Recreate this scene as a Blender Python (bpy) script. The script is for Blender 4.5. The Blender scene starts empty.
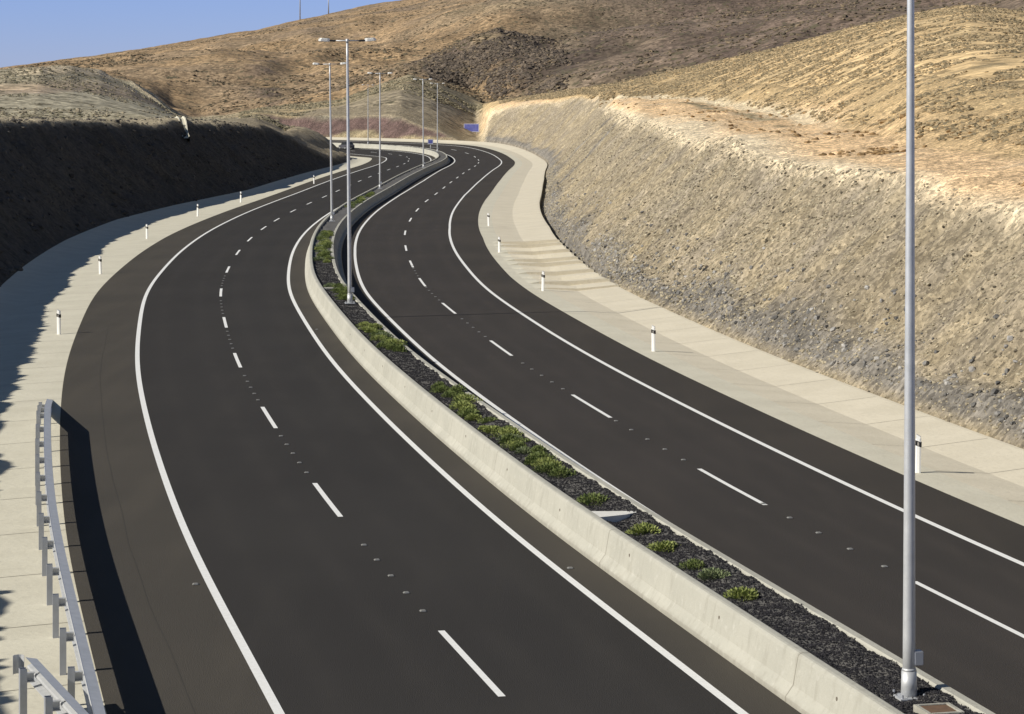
import bpy, bmesh, math, random
import numpy as np
from mathutils import Vector, Matrix, noise as mnoise
random.seed(7); rng = np.random.default_rng(7)
sc = bpy.context.scene
R = math.radians
# ------------------------------------------------------------------ camera, sky, sun, exposure
F_PX, V_H, H_C = 2450.0, 99.0, 10.0
cam = bpy.data.objects.new('camera', bpy.data.cameras.new('camera'))
sc.collection.objects.link(cam); sc.camera = cam
cam.location = (0, 0, H_C); cam.rotation_euler = (R(90), 0, 0)
cam.data.sensor_width = 36; cam.data.lens = F_PX/1024*36
cam.data.shift_y = -(357-V_H)/1024
cam.data.clip_start = .5; cam.data.clip_end = 30000
SUN_AZ, SUN_EL = R(20), R(33)            # light travels towards +x, a little away from the camera
L = Vector((math.cos(SUN_AZ)*math.cos(SUN_EL), math.sin(SUN_AZ)*math.cos(SUN_EL), -math.sin(SUN_EL)))
w = bpy.data.worlds.new('World'); sc.world = w; w.use_nodes = True
nt = w.node_tree; bg = nt.nodes['Background']
sky = nt.nodes.new('ShaderNodeTexSky'); sky.sky_type = 'NISHITA'; sky.sun_disc = False
sky.sun_elevation = SUN_EL; sky.sun_rotation = math.atan2(-L.x, -L.y)
sky.altitude = 300; sky.air_density = 1.0; sky.dust_density = .0; sky.ozone_density = 4.0
tint = nt.nodes.new('ShaderNodeMix'); tint.data_type = 'RGBA'; tint.blend_type = 'MULTIPLY'; tint.inputs[0].default_value = 1
nt.links.new(sky.outputs[0], tint.inputs[6])
wtc = nt.nodes.new('ShaderNodeTexCoord'); wsep = nt.nodes.new('ShaderNodeSeparateXYZ'); nt.links.new(wtc.outputs['Generated'], wsep.inputs[0])
wr = nt.nodes.new('ShaderNodeMapRange'); wr.interpolation_type = 'SMOOTHSTEP'; wr.inputs['From Min'].default_value = .0; wr.inputs['From Max'].default_value = .35; nt.links.new(wsep.outputs[2], wr.inputs['Value'])
wm = nt.nodes.new('ShaderNodeMix'); wm.data_type = 'RGBA'; wm.inputs[6].default_value = (1.12, 1.32, 2.5, 1); wm.inputs[7].default_value = (1.38, 1.16, 1.02, 1)
nt.links.new(wr.outputs[0], wm.inputs[0]); nt.links.new(wm.outputs[2], tint.inputs[7])
nt.links.new(tint.outputs[2], bg.inputs[0]); bg.inputs[1].default_value = 0.05
sun = bpy.data.objects.new('sun', bpy.data.lights.new('sun', 'SUN')); sc.collection.objects.link(sun)
sun.data.energy = 5.0; sun.data.angle = R(.5); sun.data.color = (1, .94, .83)
sun.rotation_euler = L.to_track_quat('-Z', 'Y').to_euler()
sc.view_settings.view_transform = 'Standard'; sc.view_settings.look = 'None'
sc.view_settings.exposure = 0.06; sc.view_settings.gamma = 1
sc.view_settings.use_curve_mapping = False

# ------------------------------------------------------------------ helpers
def tag(o, label=None, cat=None, group=None, kind=None):
    if label: o['label'] = label
    if cat: o['category'] = cat
    if group: o['group'] = group
    if kind: o['kind'] = kind
    return o
def link(o, parent=None):
    sc.collection.objects.link(o)
    if parent: o.parent = parent
    return o
def mesh_np(name, V, Fc, mat, smooth=False, parent=None, col=None):
    V = np.asarray(V, float); Fc = np.asarray(Fc, int); n = Fc.shape[1]
    me = bpy.data.meshes.new(name)
    me.vertices.add(len(V)); me.vertices.foreach_set('co', V.ravel())
    me.loops.add(Fc.size); me.loops.foreach_set('vertex_index', Fc.ravel())
    me.polygons.add(len(Fc)); me.polygons.foreach_set('loop_start', np.arange(0, Fc.size, n))
    me.polygons.foreach_set('loop_total', np.full(len(Fc), n))
    me.polygons.foreach_set('use_smooth', np.full(len(Fc), smooth))
    if col is not None:
        a = me.color_attributes.new('Col', 'FLOAT_COLOR', 'POINT')
        c = np.ones((len(V), 4)); c[:, :col.shape[1]] = col
        a.data.foreach_set('color', c.ravel())
    me.update(calc_edges=True); me.validate()
    me.materials.append(mat)
    return link(bpy.data.objects.new(name, me), parent)
def grid_faces(nr, nc, flip=False):
    i = np.arange(nr-1)[:, None]*nc+np.arange(nc-1)[None]
    f = np.stack([i, i+1, i+nc+1, i+nc], -1).reshape(-1, 4)
    return f[:, ::-1] if flip else f
class MB:
    """collects plain shapes into one mesh"""
    def __init__(s): s.b = bmesh.new()
    def box(s, c, d, rot=None, bev=0):
        r = bmesh.ops.create_cube(s.b, size=1); vs = r['verts']
        M = Matrix.Translation(c) @ (rot.to_4x4() if rot else Matrix.Identity(4)) @ Matrix.Diagonal((*d, 1))
        bmesh.ops.transform(s.b, matrix=M, verts=vs)
        if bev:
            es = list({e for v in vs for e in v.link_edges})
            bmesh.ops.bevel(s.b, geom=es, offset=bev, segments=2, affect='EDGES')
        return s
    def tube(s, pts, rads, n=16, cap=True):
        pts = [Vector(p) for p in pts]; rings = []
        for i, p in enumerate(pts):
            t = (pts[min(i+1, len(pts)-1)]-pts[max(i-1, 0)]).normalized()
            a = t.orthogonal().normalized(); b = t.cross(a)
            if i:  # keep frames aligned
                a = (pa-t*pa.dot(t)).normalized(); b = t.cross(a)
            pa = a; r = rads[i] if hasattr(rads, '__len__') else rads
            rings.append([s.b.verts.new(p+(a*math.cos(k*2*math.pi/n)+b*math.sin(k*2*math.pi/n))*r) for k in range(n)])
        for q, w_ in zip(rings, rings[1:]):
            for k in range(n): s.b.faces.new((q[k], q[(k+1) % n], w_[(k+1) % n], w_[k]))
        if cap: s.b.faces.new(rings[0][::-1]); s.b.faces.new(rings[-1])
        return s
    def prism(s, outline, origin, ax, ay, az, h):
        o, ax, ay, az = Vector(origin), Vector(ax), Vector(ay), Vector(az)
        lo = [s.b.verts.new(o+ax*x+ay*y) for x, y in outline]; hi = [s.b.verts.new(o+ax*x+ay*y+az*h) for x, y in outline]
        n = len(lo); s.b.faces.new(lo[::-1]); s.b.faces.new(hi)
        for k in range(n): s.b.faces.new((lo[k], lo[(k+1) % n], hi[(k+1) % n], hi[k]))
        return s
    def build(s, name, mat, parent=None, smooth=False):
        bmesh.ops.recalc_face_normals(s.b, faces=s.b.faces)
        me = bpy.data.meshes.new(name); s.b.to_mesh(me); s.b.free(); me.materials.append(mat)
        if smooth:
            for p in me.polygons: p.use_smooth = len(p.vertices) == 4
        return link(bpy.data.objects.new(name, me), parent)
def empty(name, loc, rz=0):
    o = bpy.data.objects.new(name, None); o.location = loc; o.rotation_euler = (0, 0, rz); o.empty_display_size = .2
    return link(o)
ORD = 'first second third fourth fifth sixth seventh eighth ninth tenth eleventh twelfth thirteenth fourteenth fifteenth sixteenth seventeenth eighteenth nineteenth twentieth'.split()
def nth(i): return ORD[i] if i < 20 else ('twenty-'+ORD[i-20] if i < 29 else ('thirtieth' if i == 29 else 'thirty-'+ORD[i-30]))
def kids(o): return [c for c in bpy.data.objects if c.parent == o]
def copy_tree(o, parent=None):
    c = o.copy(); sc.collection.objects.link(c); c.parent = parent
    for ch in kids(o): copy_tree(ch, c)
    return c
# value noise on arrays
_P = rng.random((256, 256))
def vnoise(x, y):
    xi = np.floor(x).astype(int); yi = np.floor(y).astype(int); fx = x-xi; fy = y-yi
    fx = fx*fx*fx*(fx*(fx*6-15)+10); fy = fy*fy*fy*(fy*(fy*6-15)+10)
    g = lambda a, b: _P[a & 255, b & 255]
    return (g(xi, yi)*(1-fx)+g(xi+1, yi)*fx)*(1-fy)+(g(xi, yi+1)*(1-fx)+g(xi+1, yi+1)*fx)*fy
def fbm(x, y, sc_, o=4, seed=0.):
    r = 0; a = 1; t = 0; c, s = math.cos(.6), math.sin(.6)
    x = np.asarray(x, float)/sc_+seed*17.3; y = np.asarray(y, float)/sc_+seed*9.1
    for _ in range(o):
        r = r+a*(vnoise(x, y)*2-1); t += a; a *= .5
        x, y = (c*x-s*y)*2.03+5.2, (s*x+c*y)*2.03+1.3
    return r/t*1.6
def sstep(a, b, x):
    t = np.clip((x-a)/(b-a), 0, 1); return t*t*(3-2*t)

# ------------------------------------------------------------------ materials
def mat(name, col, rough=.8, metal=0, bump=None, noise_col=None, scale=5., amt=.3, detail=6, spec=.3):
    m = bpy.data.materials.new(name); m.use_nodes = True; t = m.node_tree; b = t.nodes['Principled BSDF']
    b.inputs['Base Color'].default_value = (*col, 1); b.inputs['Roughness'].default_value = rough
    b.inputs['Metallic'].default_value = metal; b.inputs['Specular IOR Level'].default_value = spec
    tc = t.nodes.new('ShaderNodeTexCoord')
    if noise_col:
        n = t.nodes.new('ShaderNodeTexNoise'); n.inputs['Scale'].default_value = scale; n.inputs['Detail'].default_value = detail
        t.links.new(tc.outputs['Object'], n.inputs['Vector'])
        r = t.nodes.new('ShaderNodeValToRGB'); r.color_ramp.elements[0].position = .5-amt; r.color_ramp.elements[1].position = .5+amt
        r.color_ramp.elements[0].color = (*col, 1); r.color_ramp.elements[1].color = (*noise_col, 1)
        t.links.new(n.outputs['Fac'], r.inputs[0]); t.links.new(r.outputs[0], b.inputs['Base Color'])
    if bump:
        n = t.nodes.new('ShaderNodeTexNoise'); n.inputs['Scale'].default_value = bump[0]; n.inputs['Detail'].default_value = 5
        t.links.new(tc.outputs['Object'], n.inputs['Vector'])
        bm_ = t.nodes.new('ShaderNodeBump'); bm_.inputs['Strength'].default_value = 1; bm_.inputs['Distance'].default_value = bump[1]
        t.links.new(n.outputs['Fac'], bm_.inputs['Height']); t.links.new(bm_.outputs[0], b.inputs['Normal'])
    return m
class NB:
    """small node-graph builder"""
    def __init__(s, name):
        s.m = bpy.data.materials.new(name); s.m.use_nodes = True; s.t = s.m.node_tree; s.b = s.t.nodes['Principled BSDF']
        s.b.inputs['Specular IOR Level'].default_value = .25; s.b.inputs['Roughness'].default_value = .9
        s.tc = s.t.nodes.new('ShaderNodeTexCoord').outputs['Object']
    def put(s, sock, v):
        if isinstance(v, bpy.types.NodeSocket): s.t.links.new(v, sock)
        elif isinstance(v, tuple): sock.default_value = (*v, 1) if len(v) == 3 and sock.type == 'RGBA' else v
        else: sock.default_value = v
    def map(s, scale): n = s.t.nodes.new('ShaderNodeMapping'); n.inputs['Scale'].default_value = scale; s.put(n.inputs[0], s.tc); return n.outputs[0]
    def noise(s, scale, detail=5, vec=None, rough=.55):
        n = s.t.nodes.new('ShaderNodeTexNoise'); s.put(n.inputs['Vector'], vec or s.tc)
        n.inputs['Scale'].default_value = scale; n.inputs['Detail'].default_value = detail; n.inputs['Roughness'].default_value = rough
        return n.outputs['Fac']
    def voro(s, scale, out='Distance', vec=None, rnd=1.):
        n = s.t.nodes.new('ShaderNodeTexVoronoi'); s.put(n.inputs['Vector'], vec or s.tc); n.inputs['Scale'].default_value = scale
        n.inputs['Randomness'].default_value = rnd
        return n.outputs[out]
    def ramp(s, fac, a, b):   # smooth 0..1 between a and b
        n = s.t.nodes.new('ShaderNodeMapRange'); n.interpolation_type = 'SMOOTHSTEP'; s.put(n.inputs['Value'], fac)
        n.inputs['From Min'].default_value = a; n.inputs['From Max'].default_value = b; return n.outputs[0]
    def math(s, op, a, b=0.):
        n = s.t.nodes.new('ShaderNodeMath'); n.operation = op; s.put(n.inputs[0], a); s.put(n.inputs[1], b); return n.outputs[0]
    def mix(s, f, a, b, mode='MIX'):
        n = s.t.nodes.new('ShaderNodeMix'); n.data_type = 'RGBA'; n.blend_type = mode
        s.put(n.inputs[0], f); s.put(n.inputs[6], a); s.put(n.inputs[7], b); return n.outputs[2]
    def col(s): n = s.t.nodes.new('ShaderNodeVertexColor'); n.layer_name = 'Col'; return n
    def done(s, color, bump=None, dist=.1, rough=None):
        s.put(s.b.inputs['Base Color'], color)
        if bump is not None:
            n = s.t.nodes.new('ShaderNodeBump'); n.inputs['Distance'].default_value = dist; n.inputs['Strength'].default_value = 1
            s.put(n.inputs['Height'], bump); s.t.links.new(n.outputs[0], s.b.inputs['Normal'])
        if rough is not None: s.put(s.b.inputs['Roughness'], rough)
        return s.m
def asphalt(name, a, b, streak, tracks=False):
    k = NB(name)
    big = k.noise(.12, 4); fine = k.noise(55, 3); st = k.noise(.9, 3, k.map((1, .08, 1)))
    c = k.mix(k.ramp(big, .3, .7), a, b)
    c = k.mix(k.math('MULTIPLY', k.ramp(st, .45, .75), streak), c, (b[0]*1.35, b[1]*1.33, b[2]*1.28))
    if tracks: c = k.mix(k.math('MULTIPLY', k.col().outputs['Color'], k.math('MULTIPLY', k.ramp(k.noise(.35, 4), .2, .8), .45)), c, (b[0]*1.45, b[1]*1.42, b[2]*1.38))
    stn = k.noise(.7, 6, rough=.7); c = k.mix(k.math('MULTIPLY', k.ramp(stn, .62, .74), .3), c, (a[0]*.6, a[1]*.6, a[2]*.6))
    g = k.ramp(fine, .2, .8)
    c = k.mix(.30, c, k.mix(g, (.004, .004, .004), (.115, .11, .105)))
    k.b.inputs['Specular IOR Level'].default_value = .12
    return k.done(c, k.math('ADD', fine, k.voro(60)), .006, .93)
M = {}
M['lane'] = asphalt('lane_asphalt', (.031, .0285, .0265), (.039, .036, .033), .3, True)
M['lane_b'] = asphalt('lane_asphalt_right', (.043, .038, .034), (.053, .046, .041), .35, True)
M['shoulder'] = asphalt('shoulder_asphalt', (.069, .062, .051), (.088, .078, .063), .35)
M['shoulder_b'] = asphalt('shoulder_asphalt_dark', (.048, .042, .035), (.066, .056, .046), .3)
M['paint'] = mat('road_paint', (.80, .80, .77), .6, noise_col=(.92, .92, .90), scale=9, amt=.25, bump=(80, .003))
def concrete(name, a, b, stain, joints=False):
    k = NB(name)
    n1 = k.noise(.5, 6); n2 = k.noise(6, 6); n3 = k.noise(60, 3)
    c = k.mix(k.ramp(n1, .3, .7), a, b)
    c = k.mix(k.math('MULTIPLY', k.ramp(n2, .52, .75), .55), c, stain)
    c = k.mix(.2, c, k.mix(n3, (.2, .19, .17), (.8, .78, .72)))
    return k.done(c, k.math('ADD', n2, k.math('MULTIPLY', n3, .3)), .012, .9)
def barrier_mat():
    k = NB('barrier_concrete'); n1 = k.noise(.45, 6); n2 = k.noise(5, 6); n3 = k.noise(70, 3); dr = k.noise(3.5, 5, k.map((1.6, 1.6, .22)))
    sp = k.t.nodes.new('ShaderNodeSeparateXYZ'); k.put(sp.inputs[0], k.tc)
    c = k.mix(k.ramp(n1, .3, .7), (.40, .395, .34), (.485, .475, .41))
    c = k.mix(k.math('MULTIPLY', k.ramp(dr, .5, .72), .45), c, (.30, .285, .235))
    c = k.mix(k.math('MULTIPLY', k.ramp(n2, .55, .75), .5), c, (.60, .59, .53))
    grime = k.math('MULTIPLY', k.ramp(k.math('ADD', sp.outputs[2], k.math('MULTIPLY', n2, .22)), .27, .10), .55)
    c = k.mix(grime, c, (.20, .18, .14))
    c = k.mix(.22, c, k.mix(n3, (.16, .15, .13), (.75, .73, .66)))
    return k.done(c, k.math('ADD', n2, k.math('MULTIPLY', n3, .4)), .014, .92)
M['barrier'] = barrier_mat()
M['verge'] = concrete('verge_concrete', (.60, .565, .445), (.68, .645, .515), (.50, .47, .37))
M['ditch'] = concrete('ditch_concrete', (.68, .615, .47), (.76, .69, .535), (.57, .51, .39))
M['galv'] = mat('galvanised_steel', (.50, .515, .53), .5, .35, noise_col=(.64, .65, .66), scale=6, amt=.3, spec=.5)
M['galv_d'] = mat('galvanised_steel_dull', (.36, .38, .42), .55, .4, noise_col=(.48, .5, .54), scale=4, amt=.3)
M['white'] = mat('white_plastic', (.88, .88, .86), .5, spec=.4)
M['black'] = mat('black_plastic', (.015, .015, .017), .5)
M['amber'] = mat('reflector', (.35, .33, .30), .3)
M['lamp_white'] = mat('lamp_cover', (.85, .83, .76), .35, spec=.5)
M['dark_metal'] = mat('dark_metal', (.05, .05, .05), .5, .3)
M['blue'] = mat('sign_blue', (.07, .08, .30), .45, noise_col=(.16, .18, .48), scale=1.2)
M['grey_sign'] = mat('sign_back_grey', (.30, .31, .36), .6)
M['stud_w'] = mat('stud_white', (.20, .20, .19), .7)
M['stud'] = mat('stud_body', (.42, .42, .40), .5, spec=.5)
M['stud_lens'] = mat('stud_lens', (.5, .5, .5), .3, spec=.5)
M['rust'] = mat('rusty_lid', (.16, .10, .065), .7, .3, noise_col=(.24, .15, .09), scale=12)
M['wood'] = mat('weathered_timber', (.08, .065, .05), .9)

# earth: colour zone from the vertices, broken up by stones, dry tufts and patches
def earth(name, s1, s2, tuft, tuftcol, bumpd, light=.35):
    k = NB(name); v = k.col()
    a = k.noise(s1, 7, rough=.65); b = k.noise(s2, 6, rough=.7); st = k.voro(s2*1.6, 'Color')
    c = k.mix(1., v.outputs['Color'], k.mix(k.ramp(a, .25, .75), (.80, .79, .77), (1.34, 1.32, 1.28)), 'MULTIPLY')
    g = k.t.nodes.new('ShaderNodeSeparateColor'); k.put(g.inputs[0], st)
    c = k.mix(1., c, k.mix(g.outputs[0], (1-light*1.25,)*3, (1+light*1.25,)*3), 'MULTIPLY')
    c = k.mix(1., c, k.mix(k.ramp(b, .3, .7), (.76, .76, .76), (1.27, 1.27, 1.27)), 'MULTIPLY')
    tf = k.noise(s2*.55, 4, rough=.6)
    c = k.mix(k.math('MULTIPLY', k.ramp(tf, 1-tuft, 1.08-tuft), v.outputs['Alpha']), c, tuftcol)
    return k.done(c, k.math('ADD', k.math('MULTIPLY', a, 2.), b), bumpd, .95)
M['cut'] = earth('cut_earth', .55, 3.2, .36, (.10, .085, .06), .22, .3)
M['hill'] = earth('hill_earth', .05, .55, .44, (.115, .10, .062), .22, .36)

# ------------------------------------------------------------------ road alignment: the left carriageway's median-side edge line
ctrl = [(26.5, -60), (19.7, -30), (12.9, 0), (7.4, 24), (3.7, 40.1), (2.35, 46), (0, 56.3), (-2.2, 67.3), (-4.1, 77.4), (-6.8, 93), (-9.5, 111.5),
        (-11.6, 127.6), (-13.2, 145), (-14.6, 164.4), (-15.6, 186.5), (-16.0, 211), (-15.9, 233), (-15.5, 260), (-15.0, 300),
        (-14.1, 340), (-13.1, 375), (-13.4, 405), (-15.8, 437), (-22, 470), (-34, 500), (-52, 524), (-76, 542), (-110, 556), (-160, 568), (-230, 578), (-330, 588), (-450, 596)]
def catmull(P, n=24):
    P = np.array(P, float); Q = np.vstack([2*P[0]-P[1], P, 2*P[-1]-P[-2]]); o = []
    for i in range(1, len(Q)-2):
        p0, p1, p2, p3 = Q[i-1:i+3]
        for t in np.linspace(0, 1, n, endpoint=False):
            o.append(.5*((2*p1)+(-p0+p2)*t+(2*p0-5*p1+4*p2-p3)*t*t+(-p0+3*p1-3*p2+p3)*t**3))
    o.append(Q[-2]); return np.array(o)
C0 = catmull(ctrl); Ls = np.concatenate([[0], np.cumsum(np.hypot(*np.diff(C0, axis=0).T))])
SS = np.arange(0, Ls[-1], 1.0); CX = np.interp(SS, Ls, C0[:, 0]); CY = np.interp(SS, Ls, C0[:, 1])
def gsm(a, sg):
    k = np.exp(-.5*(np.arange(-3*sg, 3*sg+1)/sg)**2); k /= k.sum(); n = 3*sg
    p = np.concatenate([2*a[0]-a[n:0:-1], a, 2*a[-1]-a[-2:-n-2:-1]]); return np.convolve(p, k, 'valid')
CX, CY = gsm(CX, 5), gsm(CY, 5)
TX, TY = np.gradient(CX), np.gradient(CY); q = np.hypot(TX, TY); TX, TY = gsm(TX/q, 3), gsm(TY/q, 3); q = np.hypot(TX, TY); TX /= q; TY /= q
def s_at_y(y): return float(np.interp(y, CY[:480], SS[:480]))   # only where the road still runs away from the camera
S_END = SS[-1]-2
S40 = s_at_y(40)
def sup(s): return .085*sstep(s_at_y(400), s_at_y(400)+75, np.asarray(s, float))   # banked where it turns left
def off(tab):
    ys, v = zip(*tab); ss = [s_at_y(y) if y < 440 else y for y in ys]
    return lambda s: np.interp(s, ss, v)
o_B = lambda s: np.full(np.shape(s), -7.35)
o_A = off([(43, -10.08), (100, -9.98), (157, -9.86), (178, -9.8), (210, -9.5), (240, -9.3), (330, -9.5), (400, -9.8)])
o_T = off([(40, -15.2), (131, -15.25), (148, -15.8), (174, -16.5), (203, -16.8), (231, -15.8), (269, -13.6), (335, -13.6), (383, -13.2)])
o_C = lambda s: np.full(np.shape(s), -3.57)
o_G = off([(40, 3.85), (126, 3.9), (160, 4.05), (255, 3.9), (300, 4.2), (350, 3.9)])
o_H = off([(62, 6.9), (98, 7.08), (133, 7.26), (164, 7.45), (203, 7.5), (241, 7.4), (303, 7.8)])
o_I = off([(50, 9.9), (103, 10.12), (144, 10.5), (190, 10.85), (255, 10.65), (303, 11.1), (377, 11.4)])
o_J = off([(54, 11.9), (92, 12.15), (137, 12.45), (176, 13.1), (243, 13.1), (303, 13.5), (395, 13.5)])
o_K = off([(66, 16.85), (101, 17.1), (139, 17.5), (158, 18.0), (190, 18.6), (236, 18.5), (303, 18.9), (395, 18.4)])
def world(s, o, z=0.):
    s = np.asarray(s, float); o = np.asarray(o, float)+0*s
    x = np.interp(s, SS, CX); y = np.interp(s, SS, CY); tx = np.interp(s, SS, TX); ty = np.interp(s, SS, TY)
    return np.stack([x+ty*o, y-tx*o, z+sup(s)*o], -1)
def W(s, o, z=0.): return Vector([float(a) for a in world(float(s), float(o), z)])
def tang(s): return Vector((float(np.interp(s, SS, TX)), float(np.interp(s, SS, TY)), 0)).normalized()
def nrm(s): t = tang(s); return Vector((t.y, -t.x, 0))
def s_grid(a, b, near=.5, far=2.):
    out = [a]
    while out[-1] < b:
        out.append(out[-1]+(near if out[-1] < S40+110 else far))
    out[-1] = b
    return np.array(out)
def sweep(name, s, cols, m, smooth=False, closed=False, zfun=None):
    """cols: list of (offset function or number, z number) across the road"""
    ns = len(s); V = []
    for o, z in cols:
        oo = o(s) if callable(o) else np.full(ns, o); zz = z(s) if callable(z) else z
        V.append(world(s, oo, zz))
    V = np.stack(V, 1)
    nc = len(cols)
    if closed: V = np.concatenate([V, V[:, :1]], 1); nc += 1
    return V.reshape(-1, 3), grid_faces(ns, nc, True)
def sweep_obj(name, s, cols, m, parent=None, smooth=False, closed=False, wear=None):
    V, Fc = sweep(name, s, cols, m, closed=closed)
    col = None if wear is None else np.repeat(np.tile(wear, len(s))[:, None], 3, 1)
    return mesh_np(name, V, Fc, m, smooth, parent, col)
sg = s_grid(0, S_END)
lin = lambda f, d=0.: (lambda s: f(s)+d)
def across(fa, fb, n, z=0., crown=0.):
    return [((lambda s, t=t: fa(s)*(1-t)+fb(s)*t), z) for t in np.linspace(0, 1, n)]
c0 = lambda v: (lambda s: np.full(np.shape(s), float(v)))
tt_ = np.linspace(0, 1, 41); wear = sum(np.exp(-((tt_-c)/.035)**2) for c in (.14, .37, .63, .86))
tag(sweep_obj('road', sg, across(o_B, c0(0), 41), M['lane'], wear=wear), 'dark asphalt lanes of the left carriageway', None, None, 'structure')
tag(sweep_obj('road', sg, across(o_G, o_I, 41), M['lane_b'], wear=wear), 'dark asphalt lanes of the right carriageway', None, None, 'structure')
for fa, fb, mm, lb in ((o_A, o_B, 'shoulder', 'brownish asphalt shoulder of the left carriageway'), (c0(0), c0(.93), 'shoulder', 'narrow asphalt strip beside the left median barrier'),
                   (c0(3.2), o_G, 'shoulder_b', 'narrow asphalt strip beside the right median barrier'), (o_I, o_J, 'shoulder_b', 'dark asphalt shoulder of the right carriageway')):
    tag(sweep_obj('road_shoulder', sg, across(fa, fb, 3), M[mm]), lb, None, None, 'structure')
# painted lines
def stripe(f, wd, z=.005): return [(lambda s: f(s)-wd/2, z), (lambda s: f(s)+wd/2, z)]
for f, lb in ((o_B, 'white edge line outside the left carriageway'), (c0(0), 'white edge line beside the left median barrier'), (o_G, 'white edge line beside the right median barrier'), (o_I, 'white edge line outside the right carriageway')):
    tag(sweep_obj('edge_line', sg, stripe(f, .17), M['paint']), lb, None, None, 'structure')
def pix_s(u, v, z=0.):  # nearest station of a ground point
    d = F_PX*(H_C-z)/(v-V_H); x = (u-512)/F_PX*d
    i = int(np.argmin((CX-x)**2+(CY-d)**2)); return float(SS[i]), d, x
dl = [pix_s(*p)[0] for p in [(465, 659), (329.5, 502.5), (267, 416.5), (238.5, 361), (225, 322), (222, 292), (227.5, 270), (237, 252.6), (249, 239.5), (262.3, 228), (278, 219.6), (293.8, 211)]]
dr = [pix_s(*p)[0] for p in [(980, 616), (731, 486.5), (588, 404.5), (499.4, 347), (447.7, 308), (423, 282), (410.3, 263.7), (405.3, 248), (406.3, 233), (410.6, 219.8), (417.4, 209.8), (426, 200.7)]]
def extend(L_):
    L_ = sorted(L_); st = (L_[-1]-L_[0])/(len(L_)-1); a = list(L_)
    while a[0] > 10: a.insert(0, a[0]-st)
    while a[-1] < S_END-20: a.append(a[-1]+st)
    return a, st
dash_l, stl = extend(dl); dash_r, str_ = extend(dr)
print('dash', stl, str_)
for f, dd, lb in ((o_C, dash_l, 'broken white lane line of the left carriageway'), (o_H, dash_r, 'broken white lane line of the right carriageway')):
    VV, FF, n = [], [], 0
    hl = 2.6 if f is o_C else 3.05
    for sc_ in dd:
        s = np.linspace(sc_-hl, sc_+hl, 7); V, Fc = sweep('', s, stripe(f, .13), None); VV.append(V); FF.append(Fc+n); n += len(V)
    tag(mesh_np('lane_line', np.vstack(VV), np.vstack(FF), M['paint']), lb, None, None, 'structure')

M['seam'] = mat('paving_seam', (.056, .051, .043), .95)
sv = s_grid(S40-10, S40+70); tag(sweep_obj('paving_seam', sv, stripe(lambda s: o_B(s)-1.35+.03*fbm(s, s*0, 5, 2, 91), .02, .004), M['seam']), 'faint dark paving seam along the left shoulder', None, None, 'structure')
# ------------------------------------------------------------------ paved verges and V ditches
def joints(s, st=5.): return s
# left: pavement edge -> paved drain -> toe of slope
def strip(name, fa, fb, prof, m, lb, smooth=True):
    cols = [((lambda s, t=t: fa(s)*(1-t)+fb(s)*t), z) for t, z in prof]
    return tag(sweep_obj(name, sg, cols, m, smooth=smooth), lb, None, None, 'structure')
strip('paved_verge', o_A, lambda s: o_A(s)*.65+o_T(s)*.35, [(0, -.012), (.5, -.05), (1, -.10)], M['verge'], 'pale concrete verge outside the left carriageway')
strip('paved_ditch', lambda s: o_A(s)*.65+o_T(s)*.35, o_T, [(0, -.10), (.5, -.24), (.95, -.02), (1, .02)], M['verge'], 'shaded concrete ditch below the left cutting')
# right: verge, then a V ditch that steps down between two stations
S_A, S_B = s_at_y(128), s_at_y(172)
def step_z(s):
    s = np.asarray(s, float); st = 3.8; ph = ((s-S_A) % st)/st
    inside = sstep(S_A-1, S_A+1, s)*(1-sstep(S_B-1, S_B+1, s))
    return inside*.24*np.clip(1-ph*1.02, 0, 1)
sgr = np.unique(np.concatenate([sg, np.arange(S_A-3, S_B+3, .2), np.concatenate([S_A+3.8*np.arange(12)-.02, S_A+3.8*np.arange(12)])]))
o_V = lambda s: o_J(s)+1.15
def rstrip(name, fa, fb, prof, m, lb):
    cols = [((lambda s, t=t: fa(s)*(1-t)+fb(s)*t), (lambda s, z=z, q=q: z+q*step_z(s))) for t, z, q in prof]
    return tag(sweep_obj(name, sgr, cols, m, smooth=False), lb, None, None, 'structure')
rstrip('paved_verge', o_J, o_V, [(0, -.012, 0), (.5, -.02, 0), (1, -.03, .45)], M['verge'], 'pale concrete verge outside the right carriageway')
rstrip('paved_ditch', o_V, o_K, [(0, -.03, .45), (.4, -.15, 1), (.42, -.155, 1), (.955, .05, .8), (.985, .055, .5), (1, .055, .5), (1.001, -.5, 0)], M['ditch'], 'pale concrete V ditch below the right cutting')
# cross joints in the concrete: thin dark filler strips
def cross_joints(lab, fa, fb, zprof, st, s0, s1, wd=.028):
    VV, FF, n = [], [], 0; s = s0
    while s < s1:
        vs = []
        for t, z in zprof:
            for ds in (-wd/2, wd/2):
                ss = s+ds+.0*t; o = fa(ss)*(1-t)+fb(ss)*t; vs.append(world(ss, o, z+.006))
        V = np.array(vs); k = len(zprof)
        FF.append(np.array([[2*i, 2*i+1, 2*i+3, 2*i+2] for i in range(k-1)])+n); VV.append(V); n += len(V); s += st
    return tag(mesh_np('ditch_joint', np.vstack(VV), np.vstack(FF), M['joint']), lab, None, None, 'structure')
M['slab'] = mat('pale_concrete_slab', (.66, .65, .60), .85, noise_col=(.80, .79, .74), scale=4, bump=(30, .01))
M['hole'] = mat('recess_shade', (.17, .15, .12), .95)  # dark colour painted for the shade inside the lifting holes
M['joint'] = mat('joint_filler', (.33, .305, .25), .95)
cross_joints('dark cross joints in the left concrete verge', o_A, o_T, [(0, -.012), (.175, -.05), (.35, -.10), (.675, -.24), (.967, -.02)], 5.0, 12, 330)
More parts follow.
